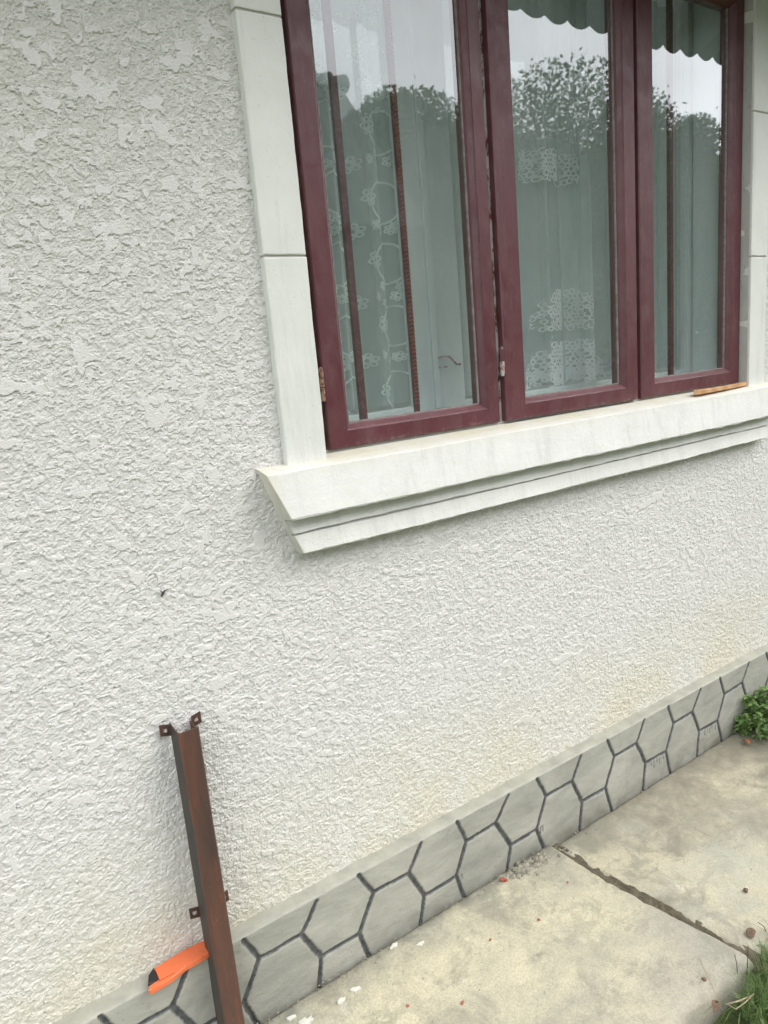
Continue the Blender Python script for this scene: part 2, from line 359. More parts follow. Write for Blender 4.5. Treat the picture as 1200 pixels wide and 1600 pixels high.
def cloth(name, col, op, fold=0):
    m = Mat(name, .9, .1, col)
    t = m.n('ShaderNodeBsdfTranslucent'); t.inputs[0].default_value = (*col, 1)
    a = m.n('ShaderNodeMixShader'); a.inputs[0].default_value = .4; m.l(m.b.outputs[0], a.inputs[1]); m.l(t.outputs[0], a.inputs[2])
    tr = m.n('ShaderNodeBsdfTransparent'); b = m.n('ShaderNodeMixShader'); lw = m.n('ShaderNodeLayerWeight'); lw.inputs['Blend'].default_value = .5; m.l(m.mrange(lw.outputs['Facing'], .25, .95, op, min(1, op+.4)), b.inputs[0])
    m.l(tr.outputs[0], b.inputs[1]); m.l(a.outputs[0], b.inputs[2]); m.l(b.outputs[0], m.out.inputs['Surface']); return m.m
SHEER = cloth('sheer_cloth', (.62, .70, .68), .60)
SHEER3 = cloth('doubled_cloth', (.90, .95, .94), .55)
SHEER2 = cloth('pale_sheer_cloth', (.80, .85, .84), .66)
LACE = cloth('lace_thread', (.95, 1.0, .98), .95)
LACE2 = cloth('bright_lace_thread', (.98, 1.0, 1.0), 1.0)
ROOM = Mat('room_plaster', .9, .2, (.74, .78, .77)).m
ROOF = Mat('tin_roof', .5, .5, (.06, .06, .058)).m
SOFFIT = Mat('soffit_boards', .8, .3, (.22, .20, .17)).m
m = Mat('dark_tile', .8, .3); m.color(m.mix(m.ramp(m.noise(3, 4), (.3, 0), (.7, 1)), (.035, .040, .036), (.06, .062, .055))); TILE = m.m
BARNW = Mat('barn_wall', .9, .2, (.09, .085, .07)).m

# ------------------------------------------------------------------ ground
o = mesh_obj('ground', [(-120, -200, -.06), (120, -200, -.06), (120, 60, -.06), (-120, 60, -.06)], [(0, 1, 2, 3)], YARD); tag(o, kind='structure')
def slab(name, x0, x1, y0, y1, z, mat, seed, left=None, right=None, front=None):
    st = .006; xs = np.arange(0, 1+1e-6, st/(x1-x0)); ys = np.arange(0, 1+1e-6, st/(y1-y0))
    U, V, q = grid(xs, ys)
    Y = y0+(y1-y0)*V
    xa = np.full_like(Y, x0) if left is None else left(Y); xb = np.full_like(Y, x1) if right is None else right(Y)
    X = xa+(xb-xa)*U
    Y = Y + (0 if front is None else front(X)*(1-V)**3)
    Zz = z + .010*(fbm(X*3, Y*3, seed)-.5) + .005*(fbm(X*18, Y*18, seed+3, 4)-.5) - .0012*(fbm(X*120, Y*120, seed+5, 2) > .62)
    # worn edges
    def lip(d, r): return -np.clip(1-d/r, 0, 1)**2*r*.8
    if left is not None: Zz += lip((X-xa)+.010*(fbm(Y*30, Y*0, seed)-.5), .016)
    if right is not None: Zz += lip((xb-X)+.010*(fbm(Y*30, Y*0+3, seed)-.5), .016)
    Zz += lip((V*(y1-y0))+.02*(fbm(X*25, X*0+1, seed)-.5), .03)
    nx = len(xs); nz = len(ys)
    P = np.stack([X, Y, Zz], 1)
    # skirt round the four sides
    idx = np.arange(nx*nz).reshape(nz, nx)
    per = np.concatenate([idx[0, :], idx[1:, -1], idx[-1, -2::-1], idx[-2:0:-1, 0]])
    sk = P[per].copy(); sk[:, 2] = -.08; b = len(P); k = np.arange(len(per)); k2 = (k+1) % len(per)
    q = np.concatenate([q, np.stack([per[k], b+k, b+k2, per[k2]], 1)])
    P = np.concatenate([P, sk])
    o = fast_mesh(name, P, q, mat); return tag(o, kind='structure')
jx = lambda Y: 1.387 + .05*np.clip((-.02-Y)/.57, 0, 1.2)**1.6 + .006*(fbm(Y*14, Y*0, 5)-.5)
jw = lambda Y: .003+.0135*np.clip((-.03-Y)/.22, 0, 1) - .008*np.clip((-.38-Y)/.2, 0, 1)
fr = lambda X: .05*(fbm(X*6, X*0, 8)-.5)
slab('path', -1.6, 1.39, -.63, -.0500, .024, CONC_L, 3, right=lambda Y: jx(Y)-jw(Y), front=fr)
slab('path', 1.39, 4.2, -.62, -.0500, .000, CONC_R, 13, left=lambda Y: jx(Y)+jw(Y), front=fr)
# dirt lying in the joint between the slabs
xs = np.linspace(-1, 1, 12); ys = np.linspace(-.66, -.03, 120); U, V, q = grid(xs, ys)
o = fast_mesh('soil', np.stack([jx(V)+U*.03, V, -.010+.012*fbm(V*40, U*3, 4)+.005*np.abs(U)], 1), q, SOIL); tag(o, kind='structure')
xs = np.arange(-1.6, 4.2, .01); ys = np.linspace(-.058, -.035, 3); U, V, q = grid(xs, ys)
o = fast_mesh('soil', np.stack([U, V, np.where(U < 1.385, .004, -.018)+.008*fbm(U*60, V*60, 14)], 1), q, SOIL); tag(o, kind='structure')

# ------------------------------------------------------------------ house
house = thing('house', 'cream rough rendered house wall with a burgundy window above a grey hexagon patterned plinth', 'house', (1.6, 0, 0))
HO = (1.6, 0, 0)
def P(name, mb, mat, parent=house, **k): return mb.build(name, mat, parent, off=HO if parent in HPARTS or parent is house else (0, 0, 0), **k)
HPARTS = set()
def hb(mb, name, mat, parent=None, label=None, **k):        # build a part of the house; sub-parts share the part's origin (the house's)
    if parent is None: o = mb.build(name, mat, house, off=HO, **k)
    else: o = mb.build(name, mat, parent, off=HO, **k)
    if label: o['label'] = label
    return o
# rendered wall: fine grid where it is seen, coarse beyond, one mesh
OX0, OX1, OZ0, OZ1 = .735, 2.50, 1.215, 2.54
def clods(X, Z, f, seed, rmin, rmax):            # overlapping spattered clods, steep at their lower edge
    gx = X*f; gz = Z*f; ix = np.floor(gx); iz = np.floor(gz); best = np.zeros(len(X))
    for dx in (-1, 0, 1):
        for dz in (-1, 0, 1):
            cx, cz = ix+dx, iz+dz
            px = cx+hsh(cx, cz, seed); pz = cz+hsh(cx, cz, seed+1); A = hsh(cx, cz, seed+2); R_ = rmin+(rmax-rmin)*hsh(cx, cz, seed+3)
            ez = gz-pz; ez = np.where(ez > 0, ez*.75, ez*1.7); ex = (gx-px)*(.75+.5*hsh(cx, cz, seed+4))
            best = np.maximum(best, (.35+.65*A)*np.clip(1.0-(ex*ex+ez*ez)/(R_*R_), 0, 1)**.6)
    return best
def stucco_height(X, Z):
    n1 = vnoise(X*150, Z*150, 61)-.5; n2 = vnoise(X*150+7, Z*150, 62)-.5
    wx = X+.0045*n1+.006*(vnoise(X*60, Z*60, 68)-.5); wz = Z+.0045*n2+.006*(vnoise(X*60+5, Z*60, 69)-.5)
    st_ = lambda v, a, b: (lambda t: t*t*(3-2*t))(np.clip((v-a)/(b-a), 0, 1))
    b = clods(wx, wz, 190, 81, .35, .95); c = fbm(X*240, Z*260, 65, 2); big = fbm(X*6, Z*6, 66, 3); g = rng.random(len(X))-.5
    f1 = fbm(wx*105, wz*125, 63, 5); crumb = st_(f1, .47+.10*(big-.5), .56+.10*(big-.5))
    k = fbm(wx*38, wz*46, 67, 5); k2 = fbm(wx*75, wz*88, 91, 4); sm = st_(Z*.75-X*.9, -.4, 1.3)
    thr = .690-.06*sm; fl_ = np.maximum(st_(k, thr, thr+.015), .85*st_(k2, .70-.03*sm, .715-.03*sm))
    h = 1.5*crumb+1.7*b+1.3*(c-.5)+.75*g
    h = np.maximum(np.minimum(h, 3.1+.6*g), 3.5*fl_+.18*g*fl_)
    return (h-2.8)*.001, fl_, np.clip(crumb*.6+b*.4, 0, 1)
def wall_mesh():
    st = .0020
    xs = np.concatenate([np.arange(-2.5, -.62, .04), np.arange(-.60, -.4, .006), np.arange(-.4, 2.80, st), np.arange(2.806, 3.1, .006), np.arange(3.12, 5.2, .04)])
    zs = np.concatenate([[.2435], np.arange(.2465, 2.38, st), np.arange(2.386, 2.6, .008), np.arange(2.62, 3.3, .04)])
    X, Z, q = grid(xs, zs)
    cx = X[q].mean(1); cz = Z[q].mean(1)
    keep = ~((cx > OX0) & (cx < OX1) & (cz > OZ0) & (cz < OZ1)); q = q[keep]
    hh, fl_, cr_ = stucco_height(X, Z)
    Y = -hh-.0025+.0022*(fbm(X*1.5, Z*1.5, 2)-.5)*2
    Z = np.where(Z < .2464, .2430+.007*(fbm(X*22, X*0, 9, 4)-.5)+.008*(fbm(X*2.4, X*0, 19, 3)-.5), Z)
    return fast_mesh('wall', np.stack([X-1.6, Y, Z], 1), q, STUCCO, house, smooth=False, attrs={'flake': fl_, 'crumb': cr_})
wall = wall_mesh()
mb = MB()                                            # solid core of the wall behind the render and the top of the plinth
mb.box(-2.5, OX0-.004, .012, .30, -.05, 3.3); mb.box(OX1+.004, 5.2, .012, .30, -.05, 3.3); mb.box(OX0-.004, OX1+.004, .012, .30, -.05, OZ0-.02); mb.box(OX0-.004, OX1+.004, .012, .30, 2.56, 3.3)
hb(mb, 'wall_core', REVEAL)

# plinth
def plinth():
    st = .0028
    xs = np.concatenate([np.arange(-2.5, -.32, .05), np.arange(-.3, 2.95, st), np.arange(3.0, 5.2, .05)])
    zs = np.concatenate([np.arange(-.03, .2475, st)])
    X, Z, q = grid(xs, zs)
    zA, zE, zT, zB = 1.46-1.285, 1.46-1.373, .246, -.02
    segs = []
    r = random.Random(3)
    J = lambda s=.005: r.uniform(-s, s)
    prevG = None
    for k in range(-3, 9):
        o_ = .305*k
        A = (.466+o_+J(), zA+J(.003)); B = (.574+o_+J(), zA+J(.003)); E = (.618+o_+J(), zE+J(.003)); G = (.724+o_+J(), zE+J(.003))
        L1 = (.436+o_+J(), zT-r.uniform(0, .006)); L2 = (.619+o_+J(), zT-r.uniform(0, .008)); F = (.595+o_+J(), zB); F2 = (.755+o_+J(), zB)
        segs += [(L1, A, 0.0061), (A, B, 0.0053), (B, L2, 0.0057), (B, E, 0.0069), (E, G, 0.0055), (E, F, 0.0062), (G, F2, 0.0064)]
        if prevG: segs.append((A, prevG, 0.0063))
        prevG = G
    segs += [((1.352, .083), (1.349, .052), .0018), ((1.36, .083), (1.361, .066), .0014), ((1.05, .083), (1.052, .070), .0013)]
    for i, dx in enumerate((.02, .035, .052, .065, .085)): segs.append(((1.846+dx, .083), (1.847+dx, .066-.012*(i % 2)), .0013)); segs.append(((2.15+dx, .083), (2.151+dx, .070-.014*((i+1) % 2)), .0013))
    wx = X+.004*(fbm(X*30, Z*30, 41)-.5); wz = Z+.004*(fbm(X*30, Z*30, 43)-.5)
    jag = .0030*(fbm(X*160, Z*160, 47, 3)-.5)
    best = np.full(len(X), 1e3)
    for (a, b, w_) in segs:
        a = np.array(a); b = np.array(b); lo = min(a[0], b[0])-.03; hi = max(a[0], b[0])+.03
        s = (X > lo) & (X < hi); px = wx[s]-a[0]; pz = wz[s]-a[1]; d = b-a; L = d@d
        t = np.clip((px*d[0]+pz*d[1])/L, 0, 1)
        best[s] = np.minimum(best[s], np.hypot(px-t*d[0], pz-t*d[1])-w_)
    d = best+jag
    paint = np.clip(.5-d/.0016, 0, 1)
    depth = np.clip((.001-d)/.004, 0, 1)
    tilt = .0035*(fbm(X*2.2, Z*2.2, 51)-.5)+.0012*(fbm(X*25, Z*25, 53)-.5)
    Y = -.042 + .0042*depth**.8 + tilt
    # raised lip strip along the top of the plinth; its upper surface runs back under the render
    zt = .2475+.0025*(fbm(X*3, X*0, 55)-.5)
    top = Z > .2440
    lipf = np.clip((Z-.2462)/.002, 0, 1)
    Z = np.where(Z >= zs[-1]-1e-6, zt, Z)
    nx = len(xs); P0 = np.stack([X-1.6, Y, Z], 1)
    last = np.arange(len(X)-nx, len(X)); rows = [last]; P_all = [P0]; A1 = [paint]; A2 = [lipf]; base = len(X)
    for yy, dz in ((-.040, .0012), (-.032, .0020), (-.018, .0020), (-.006, .0025), (.010, .0025)):
        p = P0[last].copy(); p[:, 1] = yy+.0015*(fbm(xs*9, xs*0, 57)-.5); p[:, 2] += dz+.0016*(fbm(xs*14, xs*0+yy*50, 59)-.5)
        P_all.append(p); A1.append(np.zeros(nx)); A2.append(np.ones(nx)); rows.append(np.arange(base, base+nx)); base += nx
    qs = [q]
    for a, b in zip(rows[:-1], rows[1:]): qs.append(np.stack([a[:-1], a[1:], b[1:], b[:-1]], 1))
    return fast_mesh('plinth', np.concatenate(P_all), np.concatenate(qs), PLINTH, house, attrs={'paint': np.concatenate(A1), 'lip': np.concatenate(A2)})
pl_o = plinth(); pl_o['label'] = 'grey cement plinth marked with dark painted hexagons'

# window surround: two jamb strips and a lintel, in blocks with mortar joints
def wobble_box(mb, x0, x1, y0, y1, z0, z1, seed, st=.012, amp=.0014):
    nx = max(2, int((x1-x0)/st)); nz = max(2, int((z1-z0)/st))
    xs = np.linspace(x0, x1, nx+1); zs = np.linspace(z0, z1, nz+1)
    per = [(x, z0) for x in xs[:-1]]+[(x1, z) for z in zs[:-1]]+[(x, z1) for x in xs[:0:-1]]+[(x0, z) for z in zs[:0:-1]]
    loops = []
    cx, cz = (x0+x1)/2, (z0+z1)/2
    for yy, ins in ((y1, 0), (y0+.003, 0), (y0+.0008, .0008), (y0, .003)):
        lp = []
        for (x, z) in per:
            n_ = (float(fbm(np.array(x*24.+yy*60), np.array(z*24.), seed, 3))-.5)*2*amp
            dx = 1 if x == x1 else -1 if x == x0 else 0; dz = 1 if z == z1 else -1 if z == z0 else 0
            lp.append((x-dx*ins+dx*n_, yy, z-dz*ins+dz*n_))
        loops.append(lp)
    mb.loops(loops); b = len(mb.v)-len(per); mb.f.append(tuple(range(b, b+len(per)))); mb.m.append(mb.mi)
for (x0, x1, zz, lab) in ((.686, .783, [1.235, 1.671, 2.112, 2.50], 'left strip of the window surround'), (2.452, 2.549, [1.235, 1.671, 2.112, 2.50], 'right strip of the window surround')):
    mb = MB()
    for i in range(3): wobble_box(mb, x0, x1, -.020, .02, zz[i]+.0022, zz[i+1]-.0022, 30+i+int(x0*10))
    mb.mi = 1; mb.box(x0+.0015, x1-.0015, -.0165, .025, 1.23, 2.51)
    hb(mb, 'window_surround', [TRIM, JOINT], label=lab)
mb = MB(); wobble_box(mb, .67, 2.565, -.022, .02, 2.503, 2.60, 77); hb(mb, 'window_surround', TRIM, label='lintel of the window surround')
for a, b in ((2.4515, 2.47), (.768, .7835)): mb = MB(); mb.box(a, b, -.012, .07, 1.24, 2.5); hb(mb, 'window_reveal', REVEAL)

# sill: moulded profile, ends cut on a slant
def sill():
    mb = MB()
    prof = [(.045, -.2035), (.02, -.2045), (-.02, -.211), (-.047, -.2185), (-.051, -.2210), (-.0585, -.268), (-.0665, -.3155), (-.064, -.319), (-.034, -.3195), (-.0270, -.3225), (-.0355, -.352), (-.035, -.3540), (-.0240, -.3545), (-.0240, -.3580), (-.0355, -.3595), (-.0400, -.398), (-.036, -.4015), (.012, -.4025)]
    nX = 190; loops = []
    for i in range(nX+1):
        t = i/nX; lp = []
        for j, (y, v) in enumerate(prof):
            e = .621+max(0, (-.22-v))*.39
            x0, x1 = e, 3.234-e
            x = x0+(x1-x0)*t
            k = 1 if y < -.01 else 0
            nz_ = (float(fbm(np.array(x*32.), np.array(j*1.7), 5, 4))-.5)*2
            n2_ = (float(fbm(np.array(x*3.), np.array(j*.2), 6, 2))-.5)*2
            edge = 1.0 if j in (6, 7, 10, 11, 15, 16) else .35
            lp.append((x, y+k*.0012*nz_*edge+k*.001*n2_, v+1.46+k*(.0022*nz_*edge+.0025*n2_)))
        loops.append(lp)
    mb.loops([l for l in loops], caps=True)
    o = hb(mb, 'window_sill', SILL, label='moulded white window sill with slanted ends')
    return o
sill()

# fixed outer frame, box lining, inner frame
ZT = 2.50
mb = MB(); mb.box(.785, .835, .034, .075, 1.251, ZT)
mb.box(1.300, 1.385, .028, .075, 1.251, ZT); mb.box(1.865, 1.945, .028, .075, 1.251, ZT); mb.box(2.425, 2.450, .034, .075, 1.251, ZT)
mb.mi = 1; mb.box(.785, 2.450, .0245, .075, 1.2515, 1.2625); mb.mi = 0; mb.box(.785, 2.450, .034, .075, 2.46, ZT)
wf = hb(mb, 'window_frame', [WORN, REVEAL], bevel=.002)
mb = MB(); mb.box(.80, 2.435, .077, .172, 1.28, 1.303)      # inner sill board
mb.box(.79, .815, .077, .172, 1.305, 2.5); mb.box(2.420, 2.445, .077, .172, 1.305, 2.5)
hb(mb, 'window_lining', WHITE, label='white painted boards lining the window box')
mb = MB()
for a, b in ((.80, .90), (1.185, 1.250), (1.257, 1.355), (2.01, 2.09), (2.096, 2.18), (2.40, 2.46)): mb.box(a, b, .176, .206, 1.28, 2.5)
mb.box(1.244, 1.266, .168, .1755, 1.306, 2.5)
for a, b in ((.90, 1.185), (1.355, 2.01), (2.18, 2.40)): mb.box(a, b, .178, .204, 1.28, 1.318)
inn = hb(mb, 'inner_window', WHITE, label='white inner casement behind the burgundy sashes', bevel=.002)
for a, b in ((.90, 1.185), (1.355, 2.01), (2.18, 2.40)):
    mb = MB(); mb.box(a-.004, b+.004, .190, .193, 1.314, 2.5); hb(mb, 'inner_pane', GLASS_IN, inn)
mb = MB(); mb.tube([(1.262, .170, 1.44), (1.262, .160, 1.44), (1.272, .156, 1.442), (1.290, .156, 1.440), (1.302, .156, 1.428), (1.312, .156, 1.418), (1.326, .156, 1.417)], .003, 6)
mb.tube([(1.262, .174, 1.415), (1.262, .157, 1.415), (1.280, .157, 1.414)], .0025, 6)
hb(mb, 'catch_hook', HINGE, inn, smooth=True)

# three sashes
def sash(x0, x1, gx0, gx1, gz0, yf, label):
    mb = MB()
    def rect(l, r, b, t, y): return [(l, y, b), (r, y, b), (r, y, t), (l, y, t)]
    zb, zt = 1.2625+.0, 2.475; gt = 2.41
    L = lambda e: (gx0-e, gx1+e, gz0-e, gt+e)
    prof = [rect(x0, x1, zb, zt, yf+.045), rect(x0, x1, zb, zt, yf+.003), rect(x0+.003, x1-.003, zb+.003, zt-.003, yf)]
    for e, y in ((.0155, yf), (.0140, yf+.0030), (.0125, yf+.0040), (.004, yf+.0135), (.0025, yf+.0165), (.0, yf+.0175), (.0, yf+.045)):
        l, r, b, t = L(e); prof.append(rect(l, r, b, t, y))
    prof.append(prof[0]); mb.loops(prof)
    o = hb(mb, 'window_sash', BURG, label=label)
    g = MB(); g.box(gx0-.003, gx1+.003, yf+.024, yf+.028, gz0-.003, gt+.003); hb(g, 'pane', GLASS, o)
    p = MB()                                              # pale putty line where pane meets wood
    for a in ((gx0-.0005, gx0+.0028, gz0, gt), (gx1-.0028, gx1+.0005, gz0, gt), (gx0, gx1, gz0-.0005, gz0+.0022)): p.box(a[0], a[1], yf+.0185, yf+.0236, a[2], a[3])
    hb(p, 'putty', WORN2, o)
    return o
m = Mat('putty', .8, .3); m.color(m.mix(m.ramp(m.noise(60, 4), (.4, 0), (.6, 1)), (.30, .29, .27), (.22, .20, .18))); WORN2 = m.m
s1 = sash(.812, 1.331, .8765, 1.277, 1.3155, .014, 'left burgundy window sash')
s2 = sash(1.349, 1.893, 1.4335, 1.828, 1.3160, .008, 'middle burgundy window sash')
s3 = sash(1.914, 2.446, 1.994, 2.386, 1.3165, .012, 'right burgundy window sash')
mb = MB(); mb.tube([(1.342, .010, 1.385), (1.342, .010, 1.417)], .0062, 12); mb.tube([(1.342, .010, 1.380), (1.342, .010, 1.385)], .0045, 10)
hb(mb, 'hinge', HINGE, s2, smooth=False)
mb = MB(); mb.tube([(1.342, .010, 1.418), (1.342, .010, 1.448), (1.342, .010, 1.455)], [.0060, .0060, .003], 12); hb(mb, 'hinge', BURG, s2)
mb = MB(); mb.tube([(.804, .008, 1.372), (.804, .008, 1.401)], .0055, 10); mb.tube([(.804, .008, 1.403), (.804, .008, 1.440), (.804, .008, 1.446)], [.0058, .0058, .003], 10)
hb(mb, 'hinge', RUSTHINGE, s1, label='rusty hinge at the left sash edge')

# security bars behind the glass
def bar(x, rebar=False, w=.0085):
    mb = MB()
    if not rebar: mb.box(x-w, x+w, .112, .124, 1.3035, 2.5)
    else:
        pts = []; rr = []; n_ = 240
        mb.tube([(x, .118, 1.3035), (x, .118, 2.5)], .0085, 12)
        mb.mi = 1; z = 1.33; i = 0
        while z < 2.45:
            for a in range(5):
                t0 = -2.5+a*.42; t1 = t0+.42
                mb.add([(x+.0088*math.cos(t)+0, .118+.0088*math.sin(t), z+(t+2.5)*.0022+dz) for t in (t0, t1) for dz in (0, .0028)] + [(x+.0104*math.cos(t), .118+.0104*math.sin(t), z+.0014+(t+2.5)*.0022) for t in (t0, t1)],
                       [(0, 2, 5, 4), (4, 5, 3, 1)])
            z += .0098
    return hb(mb, 'security_bar', [BAR, RUSTSPOTS] if rebar else BAR, label='ribbed security bar speckled with rust' if rebar else None)
bar(.974); bar(1.139, True, .008); bar(2.214)

# roof edge above (seen mirrored in the panes): corrugated sheet, soffit, wall plate
eave = MB()
xs = np.arange(-2.5, 5.2, .008)
for (ya, za, yb, zb, t) in ((-.52, 2.585, .32, 3.0, 0),):
    fz = lambda x: (.010+.024*float(vnoise(np.array(x*3.1), np.array(2.), 8)))*abs(math.sin(x*math.pi/.115))**.75 + .012*float(vnoise(np.array(x*4.), np.array(0.), 3))
    vs = []
    for x in xs: h_ = fz(x); vs += [(x, ya-.01*float(vnoise(np.array(x*7.), np.array(0.), 4)), za-h_), (x, yb, zb-h_)]
    n_ = len(vs); vs += [(v[0], v[1], v[2]+.004) for v in vs]
    fs = []
    for i in range(len(xs)-1):
        a = 2*i; fs += [(a, a+2, a+3, a+1), (n_+a, n_+a+1, n_+a+3, n_+a+2), (a, n_+a, n_+a+2, a+2)]
    eave.add(vs, fs)
roof = hb(eave, 'roof', ROOF, smooth=False)
mb = MB(); mb.box(-2.5, 5.2, -.44, -.0, 2.70, 2.715); hb(mb, 'soffit', SOFFIT, roof)
# room behind the window; left side kept open so sky light reaches the curtains
mb = MB()
mb.box(-.5, 4.0, 2.6, 2.65, -.02, 2.9); mb.box(3.6, 3.65, .3, 2.6, -.02, 2.9); mb.box(-.5, 4, .3, 2.65, 2.9, 2.95); mb.box(-.5, 4, .3, 2.65, -.07, -.02)
hb(mb, 'room_wall', ROOM)

# ------------------------------------------------------------------ curtains
def curtain(name, x0, x1, z0, z1, yfun, mat, label, group):
    xs = np.arange(x0, x1+.001, .003); zs = np.linspace(z0, z1, 40); X, Z, q = grid(xs, zs)
    Y = yfun(X, Z)
    o = fast_mesh(name, np.stack([X-x0, Y-.27, Z-z0], 1), q, mat); o.location = (x0, .27, z0); tag(o, label, 'curtain', group); return o
def f_left(X, Z): return .245+.020*np.sin(X*2*np.pi/.115+.6*np.sin(Z*2))+.008*np.sin(X*2*np.pi/.047+1.)
def f_mid(X, Z): return .245+.024*np.sin(X*2*np.pi/.15+.9)+.007*np.sin(X*2*np.pi/.062+.4*Z)
def f_right(X, Z): return .25+.012*np.sin(X*2*np.pi/.09)
def ribbon(mb, pts, yfun, wd, closed=False, off=.0025):
    if yfun is f_mid: off = .042
    n_ = len(pts); P_ = np.array(pts); nxt = np.roll(P_, -1, 0) if closed else np.vstack([P_[1:], P_[-1:]]); prv = np.roll(P_, 1, 0) if closed else np.vstack([P_[:1], P_[:-1]])
    T = nxt-prv; T /= (np.linalg.norm(T, axis=1)[:, None]+1e-9); Nn = np.stack([-T[:, 1], T[:, 0]], 1)
    a = P_+Nn*wd/2; b = P_-Nn*wd/2
    va = [(p[0], y, p[1]) for p, y in zip(a, yfun(a[:, 0], a[:, 1])-off)]; vb = [(p[0], y, p[1]) for p, y in zip(b, yfun(b[:, 0], b[:, 1])-off)]
    m_ = n_ if closed else n_-1
    mb.add(va+vb, [(i, (i+1) % n_, n_+(i+1) % n_, n_+i) for i in range(m_)])
def circ(cx, cz, r, n=14, a0=0, a1=2*math.pi, sx=1): return [(cx+sx*r*math.cos(a0+(a1-a0)*i/n), cz+r*math.sin(a0+(a1-a0)*i/n)) for i in range(n + (0 if a1-a0 > 6.2 else 1))]
R_ = random.Random(11)
cl = curtain('lace_curtain', .80, 1.36, 1.325, 2.5, f_left, SHEER, 'sheer curtain with flower and ring lace behind the left sash', 'curtains behind the window')
mb = MB()
def flower(x, z, r, w_=.0034):
    ribbon(mb, circ(x, z, r*.36, 10), f_left, w_, True)
    for k in range(6):
        a = k*math.pi/3+.3; ribbon(mb, circ(x+r*.72*math.cos(a), z+r*.72*math.sin(a), r*.27, 8), f_left, w_, True)
zc = 1.36; row = 0
while zc < 2.45:
    for xc in (.90, 1.055, 1.21):
        x = xc+(.03 if row % 2 else -.03)+R_.uniform(-.008, .008); z = zc+R_.uniform(-.01, .01)
        if row % 2 == 0:
            ribbon(mb, circ(x, z, .052, 26, .5, 5.6, .9), f_left, .0054)
            flower(x-.055, z+.005, .021, .0044); flower(x+.03, z-.060, .012); flower(x-.028, z-.058, .012)
        else:
            flower(x, z, .019, .0042); flower(x+.045, z+.012, .012); flower(x-.04, z+.014, .013); flower(x+.075, z-.004, .011)
    zc += .082; row += 1
o = mb.build('lace_pattern', LACE, cl, off=(.80, .27, 1.325))
def f_fold(X, Z): return .222+.006*np.sin(X*2*np.pi/.07+.9)
cm = curtain('lace_curtain', 1.40, 2.03, 1.325, 2.5, f_mid, SHEER2, 'pale sheer curtain with three bright lace bands behind the middle sash', 'curtains behind the window')
mb = MB()
def band(x0, x1, z0, z1, ragged, dens=1):
    pz = .0145; z = z0; i = 0
    while z < z1:
        x = x0+(pz/2 if i % 2 else 0)
        while x < x1:
            e = min((x-x0), (x1-x))/(x1-x0)*2
            if R_.random() < (1 if not ragged else min(1, .25+1.5*e))*dens and not (ragged and z > z0+(z1-z0)*(.35+1.1*e)):
                jx_, jz_ = R_.uniform(-.003, .003), R_.uniform(-.003, .003)
                k = R_.random()
                if k < .55: ribbon(mb, circ(x+jx_, z+jz_, R_.uniform(.0052, .0085), 9), f_mid, .0044, True)
                else:
                    a = R_.uniform(0, 6.28); ribbon(mb, circ(x+jx_, z+jz_, .008, 8, a, a+4.2), f_mid, .0042)
                if R_.random() < .45: ribbon(mb, [(x+jx_-.008, z+jz_-.005), (x+jx_+.002, z+jz_+.002), (x+jx_+.009, z+jz_+.007)], f_mid, .0022)
            x += pz
        z += pz*.8; i += 1
for bs in ([(1.640, 1.870, 1.922, 2.000, False)], [(1.66, 1.95, 1.495, 1.60, True)], [(1.63, 2.0, 1.34, 1.455, True), (1.60, 2.02, 1.33, 1.37, False, .8)]):
    mb = MB()
    for b_ in bs: band(*b_)
    mb.build('lace_band', LACE2, cm, off=(1.40, .27, 1.325))
for x0, x1, y0 in ((1.805, 1.955, 0), (1.868, 1.956, -.006), (1.50, 1.60, 0)):
    xs_ = np.arange(x0, x1, .004); zs_ = np.linspace(1.33, 2.5, 20); X_, Z_, q_ = grid(xs_, zs_)
    fast_mesh('curtain_fold', np.stack([X_-1.40, f_fold(X_, Z_)+y0-.27, Z_-1.325], 1), q_, SHEER3, cm)
curtain('sheer_curtain', 2.10, 2.46, 1.325, 2.5, f_right, SHEER, 'plain dull sheer curtain behind the right sash', 'curtains behind the window')

# ------------------------------------------------------------------ brown steel channel leaning on the wall
ch = thing('steel_channel', 'rusty brown steel channel with bolt lugs leaning upright against the wall', 'steel channel', (.385, -.06, .024))
CO = (.385, -.06, .024)
top = dict(xl=.3635, xr=.4075, yb=-.006, yf=-.060, z=.772); bot = dict(xl=.352, xr=.3965, yb=-.050, yf=-.105, z=.026)
def cp(t, u, d):                                       # t along the length (0 foot, 1 head), u across 0..1, d depth 0 back..1 front
    a = lambda k: bot[k]+(top[k]-bot[k])*t
    return (a('xl')+(a('xr')-a('xl'))*u, a('yb')+(a('yf')-a('yb'))*d, a('z'))
sec = [(0, 0), (0, .80), (.02, .93), (.09, .995), (.16, 1), (.55, .985), (.84, 1), (.91, .995), (.98, .93), (1, .80), (1, 0)]
inn_ = [(.94, 0), (.94, .80), (.90, .90), (.84, .945), (.55, .93), (.16, .945), (.10, .90), (.06, .80), (.06, 0)]
mb = MB(); loops = []
for i in range(61):
    t = i/60; lp = []
    for (u, d) in sec+inn_:
        x, y, z = cp(t, u, d)
        if i == 60: z += -.004*math.sin(max(0, min(1, (d-.25)/.75))*math.pi/2)- (.012*u if d < .9 else 0)+.002
        n_ = (float(fbm(np.array(z*9.), np.array(u*2.+d), 71, 3))-.5)*.0024
        lp.append((x+n_, y+n_, z))
    loops.append(lp)
mb.loops(loops, caps=False)
for i_ in range(60):
    for k_ in (0, 1): mb.m[i_*(len(sec)+len(inn_))+k_] = 1
b0 = len(sec); n_ = len(sec)+len(inn_)
